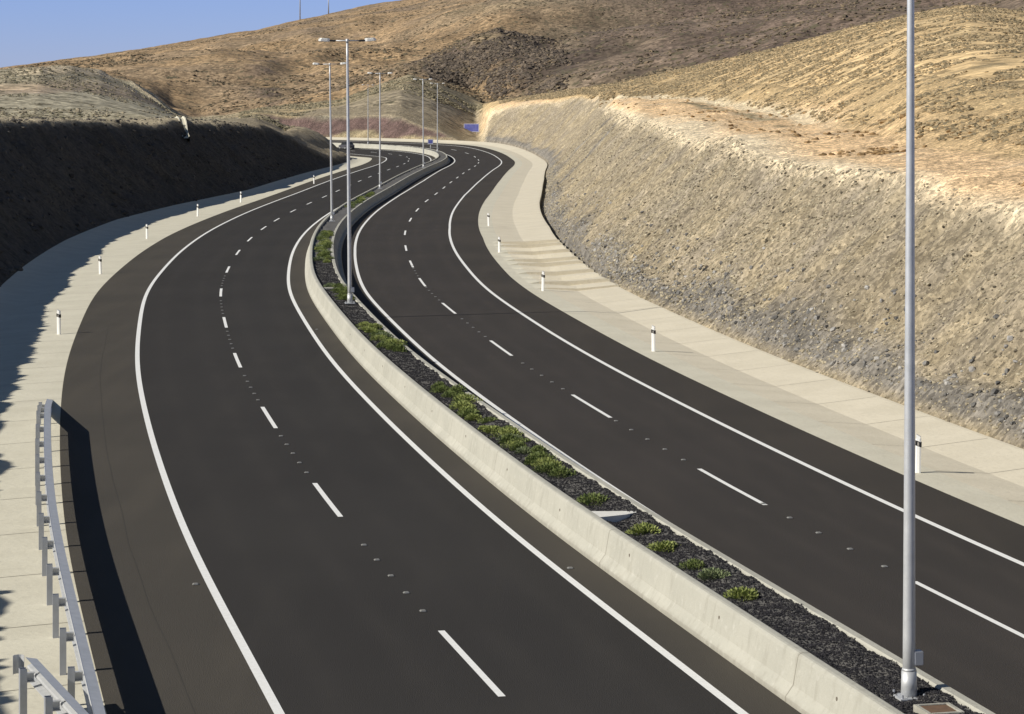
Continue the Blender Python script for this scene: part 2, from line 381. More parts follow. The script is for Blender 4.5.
cross_joints('dark cross joints in the right concrete ditch', o_V, o_K, [(0, -.03), (.4, -.15), (.42, -.155), (.955, .05)], 5.2, 12.3, S_A-4)

# ------------------------------------------------------------------ terrain
def dist_line(px, py, fo, smin=0, smax=None, chunk=20000):
    """signed distance outward from an offset line of the road, and the station"""
    s = np.arange(smin, smax or S_END, 2.0); Pn = world(s, fo(s)); lx, ly = Pn[:, 0], Pn[:, 1]
    tx, ty = np.interp(s, SS, TX), np.interp(s, SS, TY)
    d = np.empty(len(px)); S = np.empty(len(px)); sd = np.empty(len(px))
    for a in range(0, len(px), chunk):
        X = px[a:a+chunk, None]-lx; Y = py[a:a+chunk, None]-ly; D2 = X*X+Y*Y; i = D2.argmin(1)
        j = np.arange(len(i)); xx, yy = X[j, i], Y[j, i]
        al = xx*tx[i]+yy*ty[i]; sd[a:a+chunk] = xx*ty[i]-yy*tx[i]
        d[a:a+chunk] = np.sqrt(D2[j, i]); S[a:a+chunk] = s[i]+np.clip(al, -1, 1)
        near = np.abs(al) < 1.2
        d[a:a+chunk] = np.where(near, np.abs(sd[a:a+chunk]), d[a:a+chunk])
    return d, S, sd
K_L, K_R = .95, 1.0
def solve_edge(uv, fo, k, sgn, dmin, dmax):
    out = []
    ds = np.linspace(dmin, dmax, 500)
    for u, v in uv:
        x = (u-512)/F_PX*ds; z = H_C-(v-V_H)/F_PX*ds
        r, S, sd = dist_line(x, ds, fo); r = np.where(sd*sgn > 0, r, -r)
        g = z-k*np.maximum(r, 0); ok = np.where((g[:-1] > 0) & (g[1:] <= 0) & (r[1:] > 0))[0]
        # first crossing
        out.append((u, float(ds[ok[0]]) if len(ok) else None, v))
    return out
eR = solve_edge([(1200, 243), (1100, 222), (1024, 206), (965, 194), (900, 178), (850, 168), (768, 154), (726, 141), (673, 132), (638, 118), (595, 102)], o_K, K_R, 1, 45, 460)
eL = solve_edge([(0, 121), (76, 121), (174, 121), (222, 123), (256, 126), (270, 129), (279, 133), (294, 139), (309, 144), (323, 148)], o_T, K_L, -1, 60, 460)
print('eR', [(a, b and round(b), c) for a, b, c in eR]); print('eL', [(a, b and round(b), c) for a, b, c in eL])
zv = lambda d, z: V_H+(H_C-z)*F_PX/d     # the v of a height z at depth d
lB = [(-3500, 40, zv(40, 7.4)), (-700, 70, zv(70, 7.6)), (-300, 95, zv(95, 8.1))]+[e for e in eL if e[1] and e[0] <= 256]+\
     [(272, 300, 130), (285, 335, 135), (300, 370, 141), (323, 400, 149), (345, 450, zv(450, .5)), (400, 500, zv(500, 4)), (440, 520, zv(520, 3.5)), (465, 530, zv(530, 1.2)), (483, 540, zv(540, .8)), (490, 520, 113), (512, 470, 106), (562, 390, 101)]+\
     [e for e in eR[::-1] if e[1]]+[(1500, 48, zv(48, 6)), (3500, 30, zv(30, 6))]
lA = [(-3500, 8, zv(8, 7.4)), (-300, 20, zv(20, 7.4)), (256, 40, zv(40, 7.5)), (330, 60, zv(60, 2)), (483, 60, zv(60, 3)), (600, 40, zv(40, 6)), (1024, 25, zv(25, 6)), (3500, 8, zv(8, 6))]
lC = [(-3500, 200, 119), (-300, 260, 119), (0, 330, 118.5), (174, 340, 119.5), (256, 380, 121), (285, 420, 133), (305, 560, zv(560, 6.5)), (350, 570, zv(570, 8)), (400, 575, zv(575, 10.5)), (432, 590, zv(590, 9.6)), (452, 610, zv(610, 8)), (478, 640, zv(640, 5.5)),
      (490, 560, 107), (512, 520, 102), (595, 400, 96.5), (690, 300, 98), (768, 200, 113), (844, 152, 129), (919, 122, 144), (1024, 106, 155), (1200, 95, 180), (1500, 75, 200), (3500, 45, 300)]
lD = [(-3500, 420, 75), (-100, 420, 71), (0, 420, 70), (40, 425, 67), (70, 460, 66), (100, 510, 70), (130, 580, 80), (155, 650, 95), (172, 690, 110), (190, 700, 118.5), (225, 700, 116), (262, 690, 108), (300, 720, 104),
      (340, 700, 100), (380, 700, 84), (410, 700, 74), (440, 710, 84), (470, 720, 97), (484, 700, 104), (500, 600, 101), (562, 520, 91), (625, 480, 82), (688, 440, 67), (768, 400, 50), (844, 360, 30), (907, 330, 15), (970, 310, 5), (1024, 300, 12), (1200, 290, 0), (3500, 280, -40)]
lE = [(-3500, 560, 80), (0, 560, 73), (70, 620, 68), (100, 680, 79), (130, 740, 88), (155, 790, 94), (172, 830, 99), (200, 840, 101), (262, 800, 103), (340, 820, 97), (410, 790, 82), (470, 800, 99), (500, 740, 101), (562, 620, 99), (688, 540, 82), (844, 460, 52), (1024, 400, 36), (3500, 380, 10)]
lF = [(-3500, 1000, 70), (0, 1000, 74), (100, 1000, 66), (200, 1000, 60), (300, 1000, 58), (380, 950, 58), (415, 900, 62), (440, 880, 52), (470, 860, 40), (500, 860, 37), (540, 880, 42), (600, 920, 34), (700, 950, 22), (850, 950, 0), (1024, 950, -30), (3500, 950, -60)]
lF2 = [(-3500, 1150, 72), (0, 1150, 76), (200, 1150, 56), (380, 1100, 50), (440, 1020, 50), (500, 1000, 40), (540, 1020, 38), (600, 1060, 28), (700, 1100, 14), (1024, 1100, -40), (3500, 1100, -70)]
lG = [(-3500, 1600, 75), (-60, 1600, 75), (0, 1600, 68.5), (50, 1600, 61), (100, 1600, 55), (150, 1600, 47), (200, 1600, 39), (256, 1600, 30), (300, 1600, 20), (350, 1600, 10), (400, 1600, 0), (450, 1600, -12), (512, 1600, -28), (700, 1600, -60), (1024, 1600, -90), (3500, 1600, -120)]
lH = [(u, 2300, V_H+(v-V_H)*.55) for u, d, v in lG]
lI = [(u, 6000, V_H+2) for u, d, v in lG]
LAY = [lA, lB, lC, lD, lE, lF, lF2, lG, lH, lI]
def layer_eval(u):
    D = np.stack([np.interp(u, [a[0] for a in l], [a[1] for a in l]) for l in LAY], -1)
    V = np.stack([np.interp(u, [a[0] for a in l], [a[2] for a in l]) for l in LAY], -1)
    for j in range(1, D.shape[1]): D[:, j] = np.maximum(D[:, j], D[:, j-1]*1.03)
    return D, H_C-(V-V_H)/F_PX*D
UT = np.arange(-3500, 3501, 4.0); _D, _Z = layer_eval(UT); _LD = np.log(_D)
def layers_at(x, y):
    u = 512+x/np.maximum(y, 4)*F_PX; u = np.clip(u, -3499, 3499)
    f = (u+3500)/4; i = np.floor(f).astype(int); i = np.minimum(i, len(UT)-2); f = (f-i)[:, None]
    return u, _LD[i]*(1-f)+_LD[i+1]*f, _Z[i]*(1-f)+_Z[i+1]*f
def terrain_base(x, y):
    u, LD, Z = layers_at(x, y); l = np.log(np.maximum(y, 4))
    z = Z[:, 0].copy(); T = np.zeros(len(x))
    for j in range(LD.shape[1]-1):
        t = (l-LD[:, j])/(LD[:, j+1]-LD[:, j]); m_ = (t >= 0)
        tt = np.clip(t, 0, 1); z = np.where(m_, Z[:, j]*(1-tt)+Z[:, j+1]*tt, z); T = np.where(m_, j+tt, T)
    return z, T, u
def terrain(x, y):
    x = np.asarray(x, float); y = np.asarray(y, float)
    z, T, u = terrain_base(x, y)
    calm = 1-.85*sstep(2.0, 2.3, T)*(1-sstep(2.95, 3.1, T))
    nz = (.28*fbm(x, y, 9, 4, 1)+.10*fbm(x, y, 1.6, 3, 2))*calm
    big = sstep(3.08, 3.8, T)*(1-sstep(6.2, 7.0, T))
    nz = nz+big*(6.5*fbm(x, y, 120, 5, 3)-1.0-3.5*np.maximum(0, .35-np.abs(fbm(x, y, 90, 3, 61)))*2)+sstep(2.2, 3.0, T)*(1-sstep(3., 3.2, T))*.10*fbm(x, y, 14, 4, 4)
    nz = nz+sstep(6.5, 7.2, T)*1.2*fbm(x, y, 40, 3, 8)
    return z+nz, T, u
# zone colours (true ground colours)
def zone(x, y, T, u, z):
    n1 = fbm(x, y, 60, 4, 11)[:, None]; n2 = fbm(x, y, 14, 4, 12)[:, None]; n3 = fbm(x, y, 4, 3, 14)[:, None]; T_ = T[:, None]; U = u[:, None]
    sand = np.array([.80, .575, .34]); gold = np.array([.56, .415, .225]); olive = np.array([.32, .26, .16]); brown = np.array([.20, .155, .108])
    ochre = np.array([.335, .235, .135]); dark = np.array([.088, .068, .056]); grey = np.array([.27, .235, .18]); purple = np.array([.15, .095, .085]); pale = np.array([.46, .41, .30])
    mix = lambda a, b, t: a*(1-t)+b*t
    st = lambda a, b, v: sstep(a, b, v)
    # right: sandy bench, then golden hill
    right = mix(sand, mix(gold, olive, st(-.1, .8, .4*n2+.8*n3)*.5), st(1.8, 2.15, T_+n2*.12))
    right = mix(right, np.array([.42, .36, .27]), st(1.35, 1.55, T_+.05*n2)*(1-st(1.7, 1.95, T_+.05*n2))*st(-.2, .4, n3)*.5)
    right = mix(right, np.array([.78, .67, .48]), (1-st(1.0, 1.35, T_+.12*n2))*.9)
    right = mix(right, np.array([.72, .62, .44]), st(585, 600, U)*(1-st(800, 850, U))*st(1.86, 1.92, T_)*(1-st(2.03, 2.1, T_))*.8)
    right = mix(right, np.array([.17, .16, .10]), st(665, 690, U)*(1-st(780, 810, U))*st(1.66, 1.72, T_+.05*n3)*(1-st(1.8, 1.86, T_+.05*n3))*st(-.7, 0, n3)*.8)
    # left plateau and mound
    left = mix(np.array([.42, .36, .25]), np.array([.34, .305, .215]), st(1.2, 1.8, T_)); 
    left = mix(left, mix(np.array([.42, .33, .23]), grey, st(-.3, .5, n1)*.35), st(2.0, 2.3, T_)*(1-st(2.55, 2.75, T_)))
    left = mix(left, np.array([.36, .335, .25]), st(1.95, 2.1, T_+.1*n2)*(1-st(2.4, 2.5, T_+.1*n2))*.9)
    left = mix(left, np.array([.26, .21, .16]), st(2.40, 2.44, T_+.03*n2)*(1-st(2.48, 2.54, T_+.03*n2))*.7)
    left = mix(left, np.array([.66, .55, .38]), st(2.78, 2.86, T_+.03*n2)*(1-st(2.99, 3.01, T_))*st(0, 50, U)*.9)
    left = mix(left, np.array([.60, .50, .35]), st(2.60, 2.64, T_+.02*n2)*(1-st(2.68, 2.72, T_))*st(60, 90, U)*.6)
    # middle mound: red strata low, olive above
    mid = mix(mix(grey, olive, .4), mix(olive, np.array([.30, .26, .17]), st(-.2, .6, n2)), st(2.2, 2.6, T_+.15*n2))
    near = mix(mid, right, st(474, 494, U)); near = mix(left, near, st(205, 250, U))
    near = mix(near, mix(olive, gold, .3), st(250, 300, U)*(1-st(330, 360, U))*st(2.1, 2.5, T_))
    # mid hills
    hills = mix(mix(brown, olive, st(-.4, .5, n1)*.7), mix(ochre, brown, st(-.2, .5, n1)*.6), 1-st(400, 600, U+60*n1))
    knoll = st(400, 435, U+18*n1)*(1-st(560, 620, U+25*n1))*st(4.0, 4.5, T_)*(1-st(5.15, 5.6, T_+.2*n1))
    knoll2 = np.exp(-((U-607)/22)**2)*np.exp(-((T_-4.9)/.35)**2)
    hills = mix(hills, dark, np.clip(knoll*st(-.8, .2, n2+.3)*.9+knoll2*.8, 0, 1))
    gul = np.clip(np.exp(-((U-266-10*n1)/24)**2)*np.exp(-((T_-4.7)/.75)**2)+np.exp(-((U-225)/38)**2)*np.exp(-((T_-3.7)/.4)**2), 0, 1); hills = mix(hills, dark*1.1, gul*st(-.4, .3, n2)*.95)
    topb = st(520, 680, U+80*n1)*st(3.4, 4.4, T_); hills = mix(hills, np.array([.135, .10, .082]), topb*.85); hills = mix(hills, dark, st(.25, .8, n1+.5*n2)*st(230, 330, U)*.5)
    hills = hills*(1+.22*n1)*(1+.22*n2)
    c = mix(near, hills, st(3.0, 3.1, T_))
    a = np.where((u > 480) & (T < 2.06), .10, np.where((u > 480) & (T < 3.0), .5, 1.))
    return np.concatenate([np.clip(c*(1+.10*n3), .01, .9), a[:, None]], 1)
SHEET = 24.
def cut_surface(x, y):
    """height of the finished ground: the natural terrain cut back from the toes"""
    z, T, u = terrain(x, y)
    dR, sR, sdR = dist_line(x, y, o_K); dL, sL, sdL = dist_line(x, y, o_T)
    rR = np.where(sdR > 0, dR, -dR); rL = np.where(sdL < 0, dL, -dL)
    return z, T, u, rR, rL, sR, sL
# cut sheets along the road
def mixv(a, b, t): return a*(1-t)+b*t
def cut_sheet(name, fo, k, sgn, lab, s1):
    s = s_grid(0, s1, .45, 1.1); r = np.concatenate([np.arange(0, 14, .38), np.arange(14, SHEET+.1, .8)])
    S, Rr = np.meshgrid(s, r, indexing='ij'); S = S.ravel(); Rr = Rr.ravel()
    P = world(S, fo(S)+sgn*Rr); x, y = P[:, 0], P[:, 1]
    base = world(S, fo(S))[:, 2]
    z, T, u = terrain(x, y)
    e = 1.0*fbm(S, Rr, 7, 3, 5)+.45*fbm(S, Rr, 1.6, 3, 6)      # uneven face
    rub = sstep(0, .5, Rr)*(1-sstep(.7, 1.9+1.1*fbm(S, Rr*0, 9, 2, 9), Rr))*(1.0 if sgn > 0 else .3)  # fallen rubble at the toe
    gl = fbm(S*1.0, Rr*.12, 1.3, 3, 21)                       # rain rills running down the face
    face = base+.02+np.maximum(Rr-.15, 0)*k*(1.0 if True else 1)+e*.33*sstep(0, 2, Rr)+rub*.25+gl*.035*sstep(.5, 2, Rr)+.13*fbm(S, Rr, .8, 2, 22)*sstep(0, 1, Rr)-.25*(sstep(.5, .8, fbm(S, Rr, 1.1, 2, 23)))*sstep(1, 2, Rr)-.12*np.exp(-Rr/.4)-.75*np.exp(-(Rr/.75)**4)*sstep(S_A-2, S_A+10, S)*(1-sstep(s_at_y(300), s_at_y(330), S))*(sgn > 0)*(Rr > .01)
    zz = np.minimum(z, face)
    smo = np.exp(-np.abs(z-face)/.35)*.12; zz = zz-smo
    zz = np.where(Rr < .01, base+.03-.58*sstep(S_A-2, S_A+10, S)*(sgn > 0), zz)
    oncut = face < z-.05
    col = zone(x, y, T, u, zz)
    far = ((1-sstep(474, 492, u+6*fbm(x, y, 8, 2, 77)))*(S > s_at_y(400)))[:, None] if sgn > 0 else np.zeros((len(S), 1))
    nA = fbm(S, Rr, 11, 4, 31)[:, None]; nB = fbm(S, Rr, 2.2, 3, 32)[:, None]
    cface = np.array([.335, .283, .20])*(1+.12*nA)+np.array([.03, .02, .0])*nB
    cface = cface*(1-.0)+0
    hrel = sstep(.0, 1.0, z-zz+.7*fbm(S, Rr, 2.2, 3, 88)-.1)[:, None]
    cface = cface*(hrel)+(cface*.4+np.array([.68, .57, .40])*.6)*(1-hrel)   # paler, sandier soil near the top of the cut
    cr = np.array([.215, .20, .178])*(1+.3*nB)
    rubm = np.clip(rub*1.7*(.65+.5*sstep(-.2, .5, fbm(S, Rr*0, 14, 2, 33))), 0, 1)[:, None]
    cface = cface*(1-rubm)+cr*rubm
    hz = (zz-base)[:, None]+1.2*nA; farc = mixv(mixv(np.array([.30, .25, .16]), np.array([.135, .092, .084]), sstep(.5, 1.3, hz)), np.array([.235, .22, .165]), sstep(3.6, 5.6, hz))*(1+.25*nB)*np.where(u > 425, .85, 1)[:, None]
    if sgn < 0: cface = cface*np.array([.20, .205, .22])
    cface = cface*(1-far)+farc*far
    oc = np.clip((z-face)/.6, 0, 1)[:, None]*1.
    c3 = col[:, :3]*(1-oc)+cface*oc
    al = np.where(oncut, .55, col[:, 3])
    col = np.concatenate([c3, al[:, None]], 1)
    V = np.stack([x, y, zz+.03*(Rr > SHEET-5)], 1)
    V[:, 2] -= .9*sstep(SHEET-1.2, SHEET, Rr)
    o = mesh_np(name, V, grid_faces(len(s), len(r), sgn > 0), M['cut'], True, None, col)
    tag(o, lab, None, None, 'structure'); return V.reshape(len(s), len(r), 3), oncut.reshape(len(s), len(r)), s, r
gR = cut_sheet('cutting_slope', o_K, K_R, 1, 'rocky tan earth cutting slope beside the right carriageway', S_END)
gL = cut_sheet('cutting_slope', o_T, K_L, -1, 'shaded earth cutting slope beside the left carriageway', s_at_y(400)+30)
# wide terrain fan
uu = np.concatenate([np.arange(-3400, -320, 40), np.arange(-320, 1340, 2.6), np.arange(1340, 3400, 40)])
dd = np.exp(np.concatenate([np.arange(math.log(12), math.log(300), .022), np.arange(math.log(300), math.log(1750), .0038), np.arange(math.log(1750), math.log(5900), .04)]))
Dg, Ug = np.meshgrid(dd, uu, indexing='ij'); Dg = Dg.ravel(); Ug = Ug.ravel(); X = (Ug-512)/F_PX*Dg
z, T, u, rR, rL, sR, sL = cut_surface(X, Dg)
baseR = world(sR, o_K(sR))[:, 2]; baseL = world(sL, o_T(sL))[:, 2]
zz = np.minimum(z, np.where(rR > 0, baseR+rR*K_R, 1e9)); zz = np.minimum(zz, np.where(rL > 0, baseL+rL*K_L, 1e9))
inside = (rR <= 0) & (rL <= 0); zz = np.where(inside, np.minimum(baseR, baseL)-1.5, zz)
hasL = sL < s_at_y(400)+28
low = ((rR > 0) & (rR < SHEET-3)) | ((rL > 0) & (rL < SHEET-3) & hasL)
zz = np.where(low & ~inside, zz-2.2, zz)
col = zone(X, Dg, T, u, zz)
oh = mesh_np('hills', np.stack([X, Dg, zz], 1), grid_faces(len(dd), len(uu), True), M['hill'], True, None, col)
tag(oh, 'dry brown and ochre hills behind the motorway', None, None, 'structure')
gp = mesh_np('ground', [(-9000, -3000, -4), (9000, -3000, -4), (9000, 12000, -4), (-9000, 12000, -4)], [(0, 1, 2, 3)], mat('plain_earth', (.28, .22, .14), .95, noise_col=(.2, .16, .1), scale=.01))
tag(gp, 'flat dry plain around the hills', None, None, 'structure')

# ------------------------------------------------------------------ scattered stuff: rocks, dry tufts, gravel
t_ = (1+5**.5)/2
ICO = np.array([(-1, t_, 0), (1, t_, 0), (-1, -t_, 0), (1, -t_, 0), (0, -1, t_), (0, 1, t_), (0, -1, -t_), (0, 1, -t_), (t_, 0, -1), (t_, 0, 1), (-t_, 0, -1), (-t_, 0, 1)])/1.9
ICF = np.array([(0, 11, 5), (0, 5, 1), (0, 1, 7), (0, 7, 10), (0, 10, 11), (1, 5, 9), (5, 11, 4), (11, 10, 2), (10, 7, 6), (7, 1, 8), (3, 9, 4), (3, 4, 2), (3, 2, 6), (3, 6, 8), (3, 8, 9), (4, 9, 5), (2, 4, 11), (6, 2, 10), (8, 6, 7), (9, 8, 1)])
OCT = np.array([(1, 0, 0), (-1, 0, 0), (0, 1, 0), (0, -1, 0), (0, 0, 1), (0, 0, -1.)]); OCF = np.array([(0, 2, 4), (2, 1, 4), (1, 3, 4), (3, 0, 4), (2, 0, 5), (1, 2, 5), (3, 1, 5), (0, 3, 5)])
def scatter(name, pos, size, cols, m, lab, base=ICO, faces=ICF, jit=.3, flat=(1, 1, .7), smooth=False, kind='stuff', cat=None):
    n = len(pos); k = len(base)
    V = base[None]*(1+jit*(rng.random((n, k, 1))*2-1))*np.array(flat)+jit*.3*(rng.random((n, k, 3))-.5)
    a = rng.random(n)*6.28; c, s = np.cos(a)[:, None], np.sin(a)[:, None]
    V = np.stack([V[..., 0]*c-V[..., 1]*s, V[..., 0]*s+V[..., 1]*c, V[..., 2]], -1)
    st = 1+.35*(rng.random((n, 1, 3))-.5)
    V = V*st*size[:, None, None]+pos[:, None]
    Fc = faces[None]+np.arange(n)[:, None, None]*k
    o = mesh_np(name, V.reshape(-1, 3), Fc.reshape(-1, 3), m, smooth, None, np.repeat(cols, k, 0))
    return tag(o, lab, cat, None, kind)
def vcol_mat(name, rough=.95, amt=.25, sc_=8.):
    k = NB(name); v = k.col(); n = k.noise(sc_, 4)
    return k.done(k.mix(1., v.outputs['Color'], k.mix(n, (1-amt*1.5,)*3, (1+amt*1.5,)*3), 'MULTIPLY'), n, .02, rough)
M['rock'] = vcol_mat('rock'); M['tuft'] = vcol_mat('dry_scrub', amt=.3, sc_=3.)
def rnd_cols(n, a, b, jit=.1):
    t = rng.random((n, 1)); return np.clip((np.array(a)*(1-t)+np.array(b)*t)*(1+jit*(rng.random((n, 1))-.5)), .005, 1)
def pick(g, n, cond):
    V, on, s, r = g; si = rng.integers(0, len(s)-1, n*3); ri = rng.integers(0, len(r)-1, n*3)
    ok = cond(on[si, ri], s[si], r[ri]); si, ri = si[ok][:n], ri[ok][:n]; f = rng.random((len(si), 2, 1))
    P = V[si, ri]*(1-f[:, 0])*(1-f[:, 1])+V[si+1, ri]*f[:, 0]*(1-f[:, 1])+V[si, ri+1]*(1-f[:, 0])*f[:, 1]+V[si+1, ri+1]*f[:, 0]*f[:, 1]
    return P, s[si], r[ri]
P, s_, r_ = pick(gR, 100000, lambda on, s, r: on & (s < s_at_y(330)))
sz = (.035+.085*rng.random(len(P))**3.5)*np.where(s_ < S40+60, .75, 1)
scatter('rocks', P, sz, np.where(rng.random((len(P), 1)) < .12, rnd_cols(len(P), (.08, .07, .05), (.18, .15, .11), .3), rnd_cols(len(P), (.25, .215, .15), (.48, .42, .30), .25)), M['rock'], 'loose stones on the right cutting slope, dark ones painted as shaded pits')  # the dark share is coloured to stand in for shaded pits
P, s_, r_ = pick(gR, 22000, lambda on, s, r: on & (r > .1) & (r < .5+3.2*rng.random(len(r))**1.6) & (s < s_at_y(235)))
sz = .035+.12*rng.random(len(P))**3
scatter('rubble', P+[0, 0, .03], sz, rnd_cols(len(P), (.09, .088, .085), (.40, .385, .36), .3), M['rock'], 'grey stony rubble along the foot of the right cutting', flat=(1, 1, .8))
P, s_, r_ = pick(gL, 9000, lambda on, s, r: (s < s_at_y(330)))
scatter('rocks', P, .06+.25*rng.random(len(P))**3, rnd_cols(len(P), (.05, .045, .04), (.12, .108, .09), .3), M['rock'], 'loose stones on the shaded left cutting slope and its rim')
# scrub on the hills
def scatter_uT(n, u0, u1, T0, T1):
    u = u0+(u1-u0)*rng.random(n); Tt = T0+(T1-T0)*rng.random(n); i = np.clip(((u+3500)/4).astype(int), 0, len(UT)-1)
    j = np.minimum(Tt.astype(int), _LD.shape[1]-2); f = Tt-j; y = np.exp(_LD[i, j]*(1-f)+_LD[i, j+1]*f); x = (u-512)/F_PX*y
    return x, y
def ground_pts(x, y, dens=None, th=0):
    z, T, u, rR, rL, sR, sL = cut_surface(x, y); ok = (rR > 6) | (rL > 6)
    zc = np.minimum(z, np.where(rR > 0, rR*K_R, 1e9)); zc = np.minimum(zc, np.where(rL > 0, rL*K_L, 1e9))
    if dens is not None: ok &= dens > th
    return np.stack([x, y, zc], 1)[ok]
x, y = scatter_uT(90000, 500, 1150, 2.02, 3.02); d_ = .7*fbm(x, y, 3.2, 3, 41)+fbm(x, y, 1.3, 2, 42)*.5+.22*fbm(x, y, 30, 2, 40)-.12
P = ground_pts(x, y, d_, -.15); sz = (.06+.13*rng.random(len(P))**2)*(.7+P[:, 1]/420)
scatter('dry_scrub', P, sz, rnd_cols(len(P), (.155, .13, .08), (.42, .32, .185), .4), M['tuft'], 'low olive and straw coloured scrub on the golden hillside', flat=(1, 1, .55), jit=.45)
x, y = scatter_uT(1500, 560, 1150, 1.25, 2.1); P = ground_pts(x, y, fbm(x, y, 9, 3, 43), .05)
scatter('dry_scrub', P, .07+.16*rng.random(len(P)), rnd_cols(len(P), (.2, .13, .06), (.32, .21, .1), .3), M['tuft'], 'few small rusty tufts on the sandy bench above the cutting', flat=(1, 1, .6), jit=.45)
x, y = scatter_uT(60000, 0, 1024, 3.15, 6.9); d_ = fbm(x, y, 60, 4, 44)+.4*fbm(x, y, 12, 2, 45)
P = ground_pts(x, y, d_, -.3); sz = .28+.65*rng.random(len(P))**2.5
scatter('dry_scrub', P, sz, rnd_cols(len(P), (.08, .07, .048), (.25, .19, .12), .3), M['tuft'], 'dark scrub dotted over the far brown hills', flat=(1, 1, .5), jit=.45)
x, y = scatter_uT(26000, 390, 640, 4.0, 5.4); uk = 512+x/y*F_PX; P = ground_pts(x, y, fbm(x, y, 40, 3, 46)+.8*fbm(x, y, 9, 3, 49)-((uk-488)/75)**4*.8, -.2); sz = .3+.75*rng.random(len(P))**2.5
scatter('rocks', P, sz, rnd_cols(len(P), (.06, .05, .042), (.19, .15, .11), .3), M['rock'], 'dark volcanic boulders covering the knoll in the middle distance', flat=(1, 1, .6), jit=.4)
x, y = scatter_uT(9000, 240, 482, 2.05, 3.05); P = ground_pts(x, y, fbm(x, y, 20, 3, 47), -.1); sz = .16+.42*rng.random(len(P))**2
scatter('dry_scrub', P, sz, rnd_cols(len(P), (.12, .11, .07), (.34, .29, .19), .3), M['tuft'], 'pale and olive scrub on the mound behind the bend', flat=(1, 1, .55), jit=.45)
x, y = scatter_uT(6000, -50, 235, 1.9, 3.05); P = ground_pts(x, y, fbm(x, y, 14, 3, 48), .0); sz = .12+.25*rng.random(len(P))**2
scatter('dry_scrub', P, sz, rnd_cols(len(P), (.14, .13, .08), (.33, .28, .2), .3), M['tuft'], 'grey green scrub on the terraced mound at the left', flat=(1, 1, .55), jit=.45)

def chute(g, top_px, low_px, label, lift):
    V, on, s, rr = g; F2 = V.reshape(-1, 3); u_ = 512+F2[:, 0]/F2[:, 1]*F_PX; v_ = V_H+(H_C-F2[:, 2])*F_PX/F2[:, 1]
    ij = []
    for pu_, pv_ in (top_px, low_px):
        k = int(np.argmin((u_-pu_)**2+(v_-pv_)**2+(F2[:, 1] < 60)*1e6)); ij.append(divmod(k, len(rr)))
    e = empty('drainage_chute', V[ij[0][0], ij[0][1]]); tag(e, label, 'drain'); V_, F_ = [], []; n = 14
    A, B_ = Vector(V[ij[0][0], ij[0][1]]), Vector(V[ij[1][0], ij[1][1]]); d_ = (B_-A).normalized(); sd = d_.cross(Vector((0, 0, 1))).normalized(); up = sd.cross(d_).normalized()
    for k in range(n):
        f = k/(n-1); i_ = int(round(ij[0][0]*(1-f)+ij[1][0]*f)); j_ = int(round(ij[0][1]*(1-f)+ij[1][1]*f)); c = A.lerp(B_, f); c.z = max(c.z, V[i_, j_][2]-.05)
        for x_, z_ in ((-.42, -.3), (-.42, lift), (-.30, lift), (-.26, lift-.2), (.26, lift-.2), (.30, lift), (.42, lift), (.42, -.3)): V_.append(c+sd*x_+up*z_-e.location)
    F_ = [(k*8+j, k*8+j+1, (k+1)*8+j+1, (k+1)*8+j) for k in range(n-1) for j in range(7)]
    mesh_np('channel', V_, F_, M['verge'], False, e); b = MB(); b.box((0, 0, .05), (1.3, .9, .35), None, .03); b.build('inlet_box', M['verge'], e)
chute(gL, (173, 122), (187, 140), 'pale concrete drainage chute dropping over the rim of the shaded left cutting', .35)
# ------------------------------------------------------------------ median: barriers, fill, gravel
H_B = .8
sb = s_grid(2, S_END-4, .5, 1.2)
def wob(s, sd): return .006*fbm(np.asarray(s, float), np.zeros(np.shape(s))+sd, 3, 3, sd)
gap0, gap1 = pix_s(632, 520, .7)[0]-.25, pix_s(632, 520, .7)[0]+.25
lb_cols = [(.93, -.03), (.935, .09), (1.07, .27), (1.15, .72), (1.165, .765), (1.195, .79), (1.24, H_B), (1.34, H_B), (1.375, .785), (1.39, .75), (1.40, .3)]
hR = lambda s: .70+.11*(1-sstep(S40+25, S40+55, np.asarray(s, float)))
rb_cols = [(2.48, .3), (2.49, lambda s: hR(s)-.03), (2.52, lambda s: hR(s)), (2.66, lambda s: hR(s)), (2.685, lambda s: hR(s)-.03), (2.78, .27), (2.92, .09), (3.14, .08), (3.19, -.03)]
tag(sweep_obj('concrete_barrier', sb, lb_cols, M['barrier']), 'pale concrete barrier with a sloping face along the left side of the planted median', 'barrier')
tag(sweep_obj('concrete_barrier', sb, rb_cols, M['barrier']), 'narrow topped concrete barrier between the median planting and the right carriageway', 'barrier')
def med_z(s, o): return .665+.09*(1-sstep(S40+25, S40+55, s))*sstep(1.7, 2.45, o)+.04*fbm(s, o, 1.2, 3, 51)+.03*fbm(s, o, .3, 2, 52)
s = s_grid(2, S_END-4, .12, 1.0); os_ = np.linspace(1.39, 2.51, 10)
S, O = np.meshgrid(s, os_, indexing='ij'); V = world(S.ravel(), O.ravel(), med_z(S.ravel(), O.ravel()))
M['cinder'] = concrete('volcanic_cinder', (.022, .021, .024), (.038, .035, .036), (.055, .045, .038))
tag(mesh_np('median_ground', V, grid_faces(len(s), len(os_), True), M['cinder'], True), 'black volcanic gravel bed between the two barriers', None, None, 'structure')
n = 80000; S = S40-6+(rng.random(n)**1.5)*110; O = 1.41+1.10*rng.random(n)
P = world(S, O, med_z(S, O)+.012)
scatter('gravel', P, .010+.019*rng.random(n)**2.5, rnd_cols(n, (.010, .010, .013), (.045, .043, .047), .5), M['rock'], 'loose black volcanic gravel on the median', OCT, OCF, .35, (1, 1, .7))
